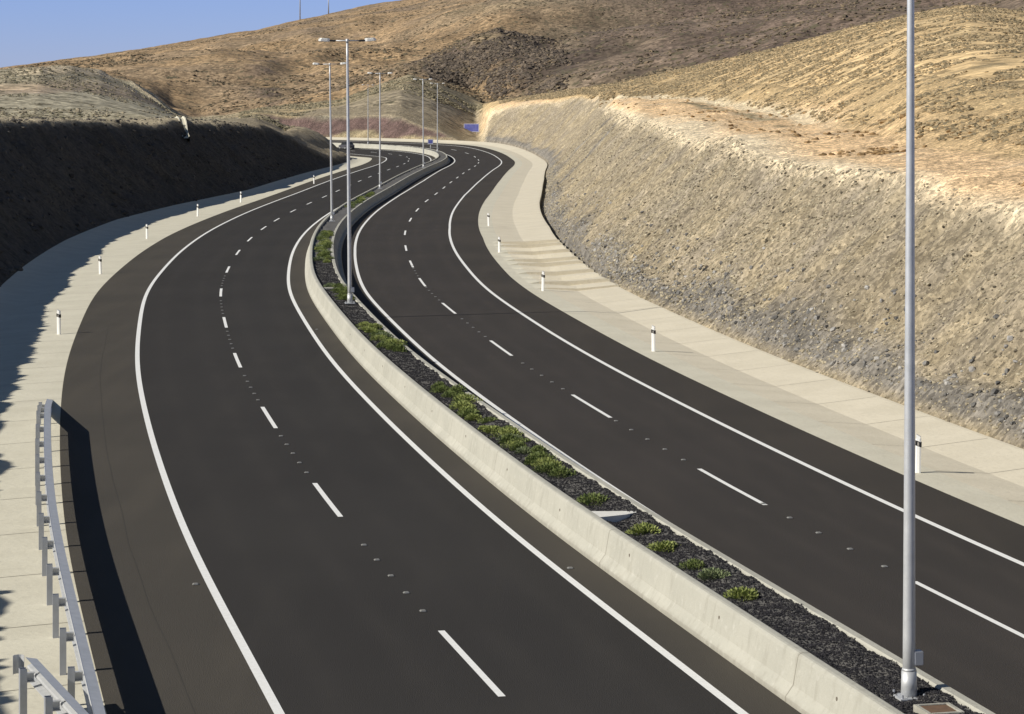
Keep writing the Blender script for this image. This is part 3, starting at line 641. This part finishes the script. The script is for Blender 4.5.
# lifting holes along the left barrier's face
for i, px in enumerate([(570.8, 549), (609, 543), (386, 370), (433, 409), (502, 464)]): pass
bar = [o for o in bpy.data.objects if o.name.startswith('concrete_barrier')]
s_j = pix_s(577, 565)[0]
for s in np.arange(s_j-12*4, S40+150, 12.0):
    if s < 8: continue
    VV = [world(s+ds, o-(.004 if o < 1.2 else 0), z+.004) for o, z in lb_cols[:-1] for ds in (-.007, .007)]
    mesh_np('joint', VV, [(2*k, 2*k+1, 2*k+3, 2*k+2) for k in range(len(lb_cols)-2)], M['joint'], False, bar[0])
for s, z in [(S40-1.5+6.1*k, .50+.03*(k % 3)) for k in range(12)]:
    n_ = nrm(s); c_ = W(s, 1.07+(z-.27)*.08/.45, z); MB().tube([c_-n_*.006, c_+n_*.03], .035, 12).build('lifting_hole', M['hole'], bar[0])
# drainage crossings between the barriers
def crossing(u, v, wd, lab, z=.70, o0=1.3, o1=2.5, skew=0.):
    s0 = pix_s(u, v, z)[0]; b = MB(); t = tang(s0); n_ = nrm(s0); c = W(s0, (o0+o1)/2, z)
    ax = (n_+t*skew).normalized()
    prof = [(-wd/2, 0), (-wd/2+.03, .05), (wd/2-.03, .05), (wd/2, 0), (wd/2, -.2), (-wd/2, -.2)]
    L_ = (o1-o0)*math.sqrt(1+skew*skew)
    b.prism(prof, c-ax*L_/2, ax.cross(Vector((0, 0, 1))), (0, 0, 1), ax, L_)
    return tag(b.build('concrete_channel', M['barrier']), lab, 'channel')
s0 = pix_s(618, 519, .74)[0]; b = MB(); ol = [(1.30, -.42), (1.55, -.36), (2.0, -.20), (2.32, .02), (2.36, .12), (2.2, .24), (1.8, .30), (1.30, .40)]
pc0 = W(s0, 0, 0); b.prism(ol, pc0+Vector((0, 0, .60)), nrm(s0), tang(s0), (0, 0, 1), .19)
tag(b.build('concrete_slab', M['slab']), 'pale tapered concrete slab crossing the gravel bed beside the single round shrubs', 'slab')
crossing(331, 288, .30, 'small pale concrete slab crossing the median by the second lamp post', .70, 1.3, 2.2, .2)
# manhole by the nearest lamp
s0, d0, x0 = pix_s(935, 712, .72); t = tang(s0); n_ = nrm(s0)
rot = Matrix(((n_.x, t.x, 0), (n_.y, t.y, 0), (0, 0, 1)))
mh = empty('inspection_chamber', Vector((x0+.06, d0, .70))); tag(mh, 'square concrete chamber with a rusty brown lid beside the nearest lamp post', 'manhole')
b = MB()
for dx, dy, lx, ly in ((-.26, 0, .07, .6), (.26, 0, .07, .6), (0, -.27, .45, .06), (0, .27, .45, .06)): b.box(rot @ Vector((dx, dy, .02)), (lx, ly, .12), rot, .006)
b.build('frame', M['barrier'], mh); MB().box((0, 0, .05), (.44, .47, .03), rot, .004).build('lid', M['rust'], mh)

# ------------------------------------------------------------------ road studs
def make_stud():
    e = empty('road_stud', (0, 0, 0)); b = MB()
    b.prism([(-.06, 0), (-.035, .022), (.035, .022), (.06, 0)], (0, -.055, 0), (1, 0, 0), (0, 0, 1), (0, 1, 0), .11); b.build('body', M['stud_w'], e)
    MB().box((0, -.058, .010), (.07, .008, .012)).build('reflector', M['stud_lens'], e)
    e.scale = (1.15, 1.15, 1.0)
    return e
stud0 = make_stud(); used = False
def put_stud(s, o, label, group):
    global used
    e = stud0 if not used else copy_tree(stud0); used = True
    p = W(s, o, .004); e.location = p; t = tang(s); e.rotation_euler = (0, 0, math.atan2(t.y, t.x)-math.pi/2)
    tag(e, label, 'road stud', group)
for f, dsh, side, st in ((o_C, dash_l, 'left', stl), (o_H, dash_r, 'right', str_)):
    kd = 0
    for a in dsh:
        if a < S40-25 or a > S40+95: continue
        kq = 0
        for q in range(5):
            s = a+2.6+(st-5.2)*(q+1)/6
            P3 = W(s, float(f(np.array(s)))); u_ = 512+P3.x/P3.y*F_PX; v_ = V_H+H_C*F_PX/P3.y
            if not (-20 < u_ < 1044 and v_ < 730): continue
            put_stud(s, float(f(np.array(s))), '%s stud in the %s gap of the %s carriageway broken line, from the front' % (nth(kq), nth(kd), side), 'studs along the broken line of the %s carriageway' % side)
            kq += 1
        kd += kq > 0
for u_, v_, o, lab in ((312, 571, None, ''), (200, 582, -7.65, 'small white stud beside the left outer edge line near the guardrail'), (313, 329, .3, 'small white stud by the median edge line left of the second lamp post'), (568, 571, .3, 'small white stud beside the median edge line below the concrete slab')):
    if o is None: continue
    put_stud(pix_s(u_, v_)[0], o, lab, 'studs beside the edge lines')

# ------------------------------------------------------------------ delineator posts
def make_post():
    e = empty('delineator_post', (0, 0, 0)); b = MB()
    prof = [(-.062, -.03), (-.045, .045), (.045, .045), (.062, -.03), (.03, -.045), (-.03, -.045)]
    b.prism(prof, (0, 0, -.1), (1, 0, 0), (0, 1, 0), (0, 0, 1), 1.0)
    # slanted cap
    b.prism([(-.047, 0), (.047, 0), (.047, .05), (-.047, .11)], (0, -.044, .90), (1, 0, 0), (0, 0, 1), (0, 1, 0), .088)
    b.build('post_body', M['white'], e)
    b = MB(); b.prism([(-.066, .03), (.066, -.02), (.066, .11), (-.066, .16)], (0, -.049, .70), (1, 0, 0), (0, 0, 1), (0, 1, 0), .098)
    bd = b.build('black_band', M['black'], e)
    MB().box((0, -.052, .765), (.04, .006, .09)).build('reflector', M['amber'], bd)
    return e
post0 = make_post(); pu = False
left_posts = [(59, 334, 'nearest white marker post on the left verge just above the guardrail end'), (100.4, 273.8, 'second white marker post from the guardrail end on the left verge'),
              (147, 238.5, 'third white marker post from the guardrail end on the left verge'), (197.7, 216, 'fourth white marker post from the guardrail end, at the edge of the slope shadow'),
              (240.8, 202.2, 'fifth white marker post along the left verge where the strip narrows'), (314, 184, 'small distant white marker post on the left verge beside the third lamp post')]
right_posts = [(918, 473, 'nearest white marker post on the right verge, partly behind the big lamp post'), (653.7, 351.5, 'white marker post on the right verge opposite the foot of the rubble slope'),
               (543, 291, 'white marker post on the right verge beside the stepped ditch'), (499.4, 252.6, 'white marker post on the inside of the right hand verge before the bend'),
               (488.8, 226, 'farthest white marker post on the pale right verge')]
for lst, side in ((left_posts, 'left'), (right_posts, 'right')):
    for u_, v_, lab in lst:
        e = post0 if not pu else copy_tree(post0); pu = True
        s, d, x = pix_s(u_, v_, -.03); t = tang(s)
        e.location = (x, d, -.04); e.rotation_euler = (R(random.uniform(-1.5, 1.5)), R(random.uniform(-1.5, 1.5)), math.atan2(t.y, t.x)-math.pi/2-R(28)); e.scale = (1.2, 1.2, 1.04)
        tag(e, lab, 'marker post', 'white marker posts on the %s verge' % side)

# ------------------------------------------------------------------ lamp posts
H_L = 12.0
def make_lamp():
    e = empty('street_lamp', (0, 0, 0))
    zs = np.linspace(.02, H_L, 14); MB().tube([(0, 0, z) for z in zs], [.102-.05*(z/H_L) for z in zs], 24).build('pole', M['galv'], e, True)
    b = MB(); b.tube([(0, 0, .0), (0, 0, .42)], [.128, .118], 24).tube([(0, 0, .42), (0, 0, .46)], [.118, .102], 24); sl = b.build('pole_sleeve', M['galv'], e, True)
    b = MB(); b.box((0, 0, .015), (.46, .46, .03), None, .004); b.build('base_plate', M['galv'], e)
    for x in (-.18, .18):
        for y in (-.18, .18): MB().tube([(x, y, .02), (x, y, .085)], .018, 6).build('anchor_bolt', M['galv_d'], e)
    b = MB(); b.box((.125, -.03, .62), (.15, .15, .22), None, .012); bx = b.build('junction_box', M['galv_d'], e)
    b = MB(); b.tube([(-.58, 0, H_L-.02), (.58, 0, H_L-.02)], .028, 10); b.tube([(0, 0, H_L-.12), (0, 0, H_L+.06)], .07, 16); b.build('cross_arm', M['galv'], e, True)
    for sx in (-1, 1):
        rr = Matrix.Rotation(R(-4*sx), 3, 'Y')
        b = MB(); c = Vector((sx*.68, 0, H_L-.02)); b.box(c, (.30, .17, .09), rr, .02); hd = b.build('lamp_head', M['dark_metal'], e)
        o = [(.0, -.07), (.0, .07), (.12, .14), (.42, .15), (.52, .08), (.52, -.08), (.42, -.15), (.12, -.14)]
        b = MB(); az = rr @ Vector((0, 0, 1)); ax = rr @ Vector((sx, 0, 0))
        b.prism(o, Vector((sx*.79, 0, H_L-.06)), ax, Vector((0, 1, 0)), az, .10)
        b.prism([(x*.85+.03, y*.75) for x, y in o], Vector((sx*.79, 0, H_L-.06))+az*.10, ax, Vector((0, 1, 0)), az, .045)
        b.build('canopy', M['lamp_white'], hd)
        b = MB(); b.box(c+ax*.42-az*.055, (.34, .18, .02), rr, .005); b.build('lens', M['stud_lens'], hd)
    return e
lamp0 = make_lamp()
lamp_px = [(909, 696, 'nearest tall galvanised lamp post on the gravel median at the right'), (350, 303, 'second lamp post from the front with two white heads above the planted median'),
           (332, 221, 'third lamp post from the front, left of and behind the second one'), (380, 188.5, 'fourth lamp post from the front, standing beyond the green planting'),
           (423.5, 167.5, 'fifth lamp post from the front, near the start of the far bend')]
lamp_s = []
for i, (u_, v_, lab) in enumerate(lamp_px):
    e = lamp0 if i == 0 else copy_tree(lamp0)
    s, d, x = pix_s(u_, v_, .70); lamp_s.append(s); t = tang(s)
    e.location = (x, d, .68); e.rotation_euler = (0, R((.15, -.6, -.8, 0, -.4)[i]), math.atan2(t.y, t.x)-math.pi/2)
    tag(e, lab, 'lamp post', 'lamp posts along the median')
print('lamp s', lamp_s)
cand = SS[SS > lamp_s[-1]+40]; cand = cand[cand < lamp_s[-1]+260]; Pc = world(cand, 1.95); uc = 512+Pc[:, 0]/Pc[:, 1]*F_PX
for tu, lab in ((437.5, 'sixth lamp post from the front, thin, where the median turns left'), (368, 'farthest lamp post, faint and thin, left of the fourth one behind the bend')):
    s = float(cand[np.argmin(np.abs(uc-tu))]); e = copy_tree(lamp0); e.location = W(s, 1.95, .68); t = tang(s); e.rotation_euler = (0, 0, math.atan2(t.y, t.x)-math.pi/2)
    tag(e, lab, 'lamp post', 'lamp posts along the median')

# ------------------------------------------------------------------ guardrails
def w_profile():
    # (depth towards the road, height) of a W beam, thin steel
    pts = [(-.005, -.155), (.0, -.15), (.075, -.115), (.078, -.075), (.012, -.03), (.005, 0), (.012, .03), (.078, .075), (.075, .115), (.0, .15), (-.005, .155)]
    pts = [(x*2.3, y*1.08) for x, y in pts]; back = [(x-.006, y) for x, y in pts[::-1]]
    return pts+back
def guardrail(name, label, path, posts, post_len=.9):
    """path(s) -> (position on the rail's line at mid height, normal towards the road); posts: list of s"""
    e = empty(name, path(posts[0])[0]-Vector((0, 0, path(posts[0])[0].z))); tag(e, label, 'guardrail'); org = e.location.copy()
    s0, s1 = path.rng; ss = np.arange(s0, s1+.01, .4); prof = w_profile(); V = []
    for s in ss:
        c, n_ = path(s)
        for dx, dz in prof: V.append(c+n_*dx+Vector((0, 0, dz))-org)
    k = len(prof); ns = len(ss)
    Fc = [(i*k+j, i*k+(j+1) % k, (i+1)*k+(j+1) % k, (i+1)*k+j) for i in range(ns-1) for j in range(k)]
    mesh_np('rail_beam', V, Fc, M['galv'], False, e)
    for s in posts:
        c, n_ = path(s); t = Vector((-n_.y, n_.x, 0)); rr = Matrix(((n_.x, t.x, 0), (n_.y, t.y, 0), (0, 0, 1)))
        g = c.z; b = MB()
        # C-section post
        pc = c-n_*.19-org; top = c.z+.15; bot = -.15
        zc = (top+bot)/2-0; h = top-bot
        b.box(Vector((pc.x, pc.y, zc))-t*0-n_*.055, (.006, .12, h), rr); b.box(Vector((pc.x, pc.y, zc))+t*.057, (.11, .006, h), rr); b.box(Vector((pc.x, pc.y, zc))-t*.057, (.11, .006, h), rr)
        p = b.build('post', M['galv_d'], e)
        b = MB(); q = c-n_*.07-org
        b.box(Vector((q.x, q.y, c.z+.07)), (.13, .10, .012), rr); b.box(Vector((q.x, q.y, c.z-.07)), (.13, .10, .012), rr); b.box(Vector((q.x, q.y, c.z))+t*.05, (.13, .006, .14), rr)
        b.build('spacer_block', M['galv'], p)
        b = MB()
        for dz in (.045, -.045):
            q = c+n_*.05-org+Vector((0, 0, dz)); b.tube([q, q+n_*.03], .016, 6)
        b.build('bolt', M['dark_metal'], p)
    return e
class Path:
    def __init__(s, f, rng_): s.f = f; s.rng = rng_
    def __call__(s, q): return s.f(q)
s_end, dq, xq = pix_s(46, 400)
print('rail end', s_end)
def main_rail(s):
    back = s_end-s                       # distance from the buried end
    h = -.16+(.62+.16)*min(1, max(0, back/8.5)); o = -10.46
    return W(s, o, h), nrm(s)
posts = list(np.arange(s_end-3.2, 20, -3.0))
guardrail('guardrail', 'long galvanised guardrail on the left verge, sloping down into the ground at its far end', Path(main_rail, (18, s_end)), posts)
s2, d2, x2 = pix_s(22, 657, .85)
_pa = Vector(((24-512)/F_PX*40.2, 40.2, .72)); _pb = Vector(((70-512)/F_PX*36.9, 36.9, .72)); _dv = (_pb-_pa).normalized()
def second_rail(s): return _pa+_dv*(s2-s), Vector((-_dv.y, _dv.x, 0))
g2 = guardrail('guardrail', 'short second guardrail starting behind the long one in the bottom left corner', Path(second_rail, (16, s2)), list(np.arange(s2-.9, 17, -2.0)))
c, n_ = second_rail(s2)
b = MB(); t = -_dv
rr = Matrix(((n_.x, t.x, 0), (n_.y, t.y, 0), (0, 0, 1)))
# curved end wing of the second rail
b = MB()
for k in range(7):
    a0, a1 = math.pi*k/7, math.pi*(k+1)/7
    p0 = c+t*(.09*math.sin(a0))-n_*(.09-.09*math.cos(a0)); p1 = c+t*(.09*math.sin(a1))-n_*(.09-.09*math.cos(a1)); m_ = (p0+p1)/2-g2.location; dv = (p1-p0)
    rz = Matrix.Rotation(math.atan2(dv.y, dv.x), 3, 'Z'); b.box(m_, (dv.length*1.15, .006, .31), rz)
b.build('end_wing', M['galv'], g2)

# ------------------------------------------------------------------ median planting
def leaf_cloud(n, rx, rz, size, seed, droop=.3):
    r = np.random.default_rng(seed); V = []
    for i in range(n):
        a = r.random()*6.283; ph = math.acos(r.random()); rad = .35+.65*r.random()**.5
        lump = 1+.25*math.sin(a*3+seed)+.15*math.sin(a*5+2*seed)
        c = Vector((math.cos(a)*math.sin(ph)*rx*rad*lump, math.sin(a)*math.sin(ph)*rx*rad*lump, math.cos(ph)*rz*rad))
        dirv = (c+Vector((0, 0, .05))).normalized()+Vector(((r.random()-.5)*.9, (r.random()-.5)*.9, (r.random())*.6)); dirv.normalize()
        sd = dirv.cross(Vector((r.random()-.5, r.random()-.5, r.random()-.5))).normalized(); l = size*(.6+.8*r.random()); w_ = l*.28
        V += [c-dirv*l*.3, c+sd*w_+dirv*l*.2, c+dirv*l, c-sd*w_+dirv*l*.2]
    return np.array([tuple(v) for v in V]), np.arange(4*n).reshape(-1, 4)
M['leaf1'] = mat('shrub_leaves', (.20, .245, .065), .7, noise_col=(.35, .385, .13), scale=9, amt=.2)
M['leaf2'] = mat('shrub_leaves_dark', (.095, .135, .035), .7, noise_col=(.21, .25, .08), scale=9, amt=.2)
M['leaf3'] = mat('shrub_leaves_greyish', (.15, .19, .09), .7, noise_col=(.25, .29, .15), scale=9, amt=.2)
protos = []
for i, (mm, rx, rz) in enumerate((('leaf1', .24, .20), ('leaf2', .30, .26), ('leaf3', .27, .22), ('leaf1', .34, .27), ('leaf2', .22, .34))):
    V, Fc = leaf_cloud(900, rx*1.05, rz*.8, .040, i+3); e = empty('median_shrub', (0, 0, 0)); mesh_np('foliage', V, Fc, M[mm], False, e)
    b = MB()
    for k in range(5):
        a = k*1.257+i; b.tube([(0, 0, -.03), (math.cos(a)*rx*.3, math.sin(a)*rx*.3, rz*.35), (math.cos(a)*rx*.6, math.sin(a)*rx*.6, rz*.6)], [.009, .006, .003], 5)
    b.build('stem', M['wood'], e); protos.append([e, False])
def shrub(k, s, o, sc_, label, group=None):
    p = protos[k]; e = p[0] if not p[1] else copy_tree(p[0]); p[1] = True
    e.location = W(s, o, .68); e.rotation_euler = (0, 0, random.random()*6.28); e.scale = (sc_, sc_, sc_*random.uniform(.85, 1.1))
    tag(e, label, 'shrub', group)
def shrub_px(u_, v_, k, sc_, label, group=None):
    s, d, x = pix_s(u_, v_, .72); t = tang(s); n_ = nrm(s); c = W(s, 0); o = (x-c.x)*n_.x+(d-c.y)*n_.y
    shrub(k, s, min(max(o, 1.55), 2.42), sc_, label, group)
gr = 'green shrubs planted in the median gravel'
for u_, v_, k, sc_, lab in [(741, 595, 0, 1.25, 'round light green shrub nearest to the big lamp post'), (715, 577, 2, 1.15, 'second small green shrub from the front of the median row'), (688, 563, 1, .8, 'smallest dark green shrub, third from the front of the median row'),
                            (661, 546, 0, 1.15, 'fourth green shrub from the front of the median row'), (641, 529, 0, 1.3, 'light green shrub just in front of the concrete slab on the median'), (591, 500, 1, 1.25, 'round green shrub just behind the concrete slab on the median')]:
    shrub_px(u_, v_, k, sc_, lab, gr)
names = {0: 'light green', 1: 'dark green', 2: 'grey green', 3: 'broad light green', 4: 'upright dark green'}
def row(px, where, dense):
    pts = [(pix_s(u_, v_, .72)[0]) for u_, v_ in px]; s0, s1 = min(pts), max(pts); n = int((s1-s0)/dense)+1
    for i in range(n):
        s = s0+(s1-s0)*(i+.5)/n+random.uniform(-.15, .15)
        k = random.choice([0, 1, 1, 2, 3, 4]); shrub(k, s, 1.72+.6*random.random(), random.uniform(.85, 1.25), '%s shrub from the front, %s, in the %s' % (nth(i), names[k], where), 'shrubs in the %s' % where)
row([(575, 478), (505, 428)], 'dense middle clump', .52)
row([(500, 424), (437, 388)], 'sparse clump beyond the dense one', .8)
row([(405, 352), (372, 326)], 'group before the second lamp post', .8)
row([(346, 300), (336, 286)], 'clump behind the second lamp post', .8)
row([(336, 262), (322, 232)], 'group before the third lamp post', .8)
row([(349, 208), (372, 193)], 'far row before the fourth lamp', 1.6)

# ------------------------------------------------------------------ distant signs, car, poles on the ridge
def big_sign(x, y, z, wd, ht, leg, face_dir, label, split=True):
    e = empty('road_sign', (x, y, z), face_dir); tag(e, label, 'road sign')
    b = MB(); b.box((0, 0, leg+ht/2), (wd, .08, ht), None, .03); p = b.build('sign_panel', M['blue'], e)
    b = MB()
    for zz_ in (leg+.06, leg+ht-.06): b.box((0, -.045, zz_), (wd-.1, .012, .06))
    for xx in (-wd/2+.06, wd/2-.06): b.box((xx, -.045, leg+ht/2), (.06, .012, ht-.2))
    b.build('border', M['white'], p)
    b = MB(); b.box((0, .07, leg+ht*.3), (wd*.96, .05, .08)).box((0, .07, leg+ht*.75), (wd*.96, .05, .08)); b.build('back_rail', M['galv_d'], p)
    for sx in ((-1, 1) if wd > 1.5 else (0,)):
        MB().tube([(sx*wd*.33, .12, -.6), (sx*wd*.33, .12, leg+ht-.1)], .06, 10).build('leg', M['galv'], e, True)
    return e
def at(u_, y, z): return ((u_-512)/F_PX*y, y, z)
big_sign(*at(471.5, 560, H_C-(139-V_H)/F_PX*560), 3.6, 1.9, 1.6, R(-14), 'wide blue road sign on two legs at the end of the right cutting')
big_sign(*at(430.5, 440, .66), 1.0, .85, 1.25, R(0), 'small blue road sign on a single post in the far bend')
# small plain marker on the foot of the far right slope
mk = empty('marker_post', at(514, 470, .6)); tag(mk, 'small pale post with a dark square plate at the foot of the far right slope', 'marker post')
MB().tube([(0, 0, -.3), (0, 0, 1.5)], .09, 10).build('post', M['white'], mk); MB().box((0, -.06, 1.75), (.75, .06, .8), None, .02).build('plate', M['dark_metal'], mk)
# car far away on the left carriageway
sC, dC, xC = pix_s(347, 148.5, -.5)
M['car_paint'] = mat('car_paint', (.10, .10, .12), .35, .2, spec=.5); M['glass'] = mat('car_glass', (.02, .025, .03), .1, spec=.8); M['tyre'] = mat('tyre', (.02, .02, .02), .9)
cs_ = SS[(SS > s_at_y(400)+40) & (SS < s_at_y(400)+260)]; pc_ = world(cs_, -1.9); sC = float(cs_[np.argmin(np.abs(512+pc_[:, 0]/pc_[:, 1]*F_PX-347))])
car = empty('car', W(sC, -1.9, .01)); t = tang(sC); car.rotation_euler = (0, 0, math.atan2(t.y, t.x)+math.pi/2); tag(car, 'tiny dark grey car on the far bend behind the second lamp post', 'car')
b = MB(); b.prism([(-2.1, .3), (-2.15, .75), (-1.3, .92), (1.9, .98), (2.1, .8), (2.1, .3)], (-.85, 0, 0), (0, 1, 0), (0, 0, 1), (1, 0, 0), 1.7); body = b.build('body', M['car_paint'], car)
b = MB(); b.prism([(-1.25, .92), (-.6, 1.42), (1.2, 1.46), (1.85, .98)], (-.76, 0, 0), (0, 1, 0), (0, 0, 1), (1, 0, 0), 1.52); b.build('windows', M['glass'], body)
b = MB(); b.box((0, .3, 1.46), (1.4, 1.7, .05), None, .02); b.build('roof', M['car_paint'], body)
for sx in (-.8, .8):
    for yy in (-1.35, 1.35):
        wh = MB().tube([(sx-.1, yy, .33), (sx+.1, yy, .33)], .33, 16).build('wheel', M['tyre'], car); MB().tube([(sx-.11, yy, .33), (sx+.11, yy, .33)], .19, 12).build('rim', M['galv'], wh)
for sx in (-.62, .62): MB().box((sx, -2.12, .68), (.34, .06, .15), None, .02).build('headlight', M['lamp_white'], car)
# utility poles on the ridge
def pole(u_, y, h, label):
    zb = float(terrain(np.array([(u_-512)/F_PX*y]), np.array([float(y)]))[0][0]); e = empty('utility_pole', at(u_, y, zb)); tag(e, label, 'utility pole', 'poles on the skyline')
    MB().tube([(0, 0, -1), (0, 0, h)], [.42, .25], 8).build('pole', M['galv_d'], e, True)
    MB().box((0, 0, h-1.5), (3.2, .2, .2)).build('crossarm', M['galv_d'], e)
    for sx in (-1.3, 0, 1.3): MB().tube([(sx, 0, h-1.4), (sx, 0, h-.7)], .12, 6).build('insulator', M['white'], e)
pole(300, 1590, 26, 'taller thin pole standing on the ridge against the sky'); pole(328.5, 1590, 14, 'shorter faint pole on the ridge right of the taller one')
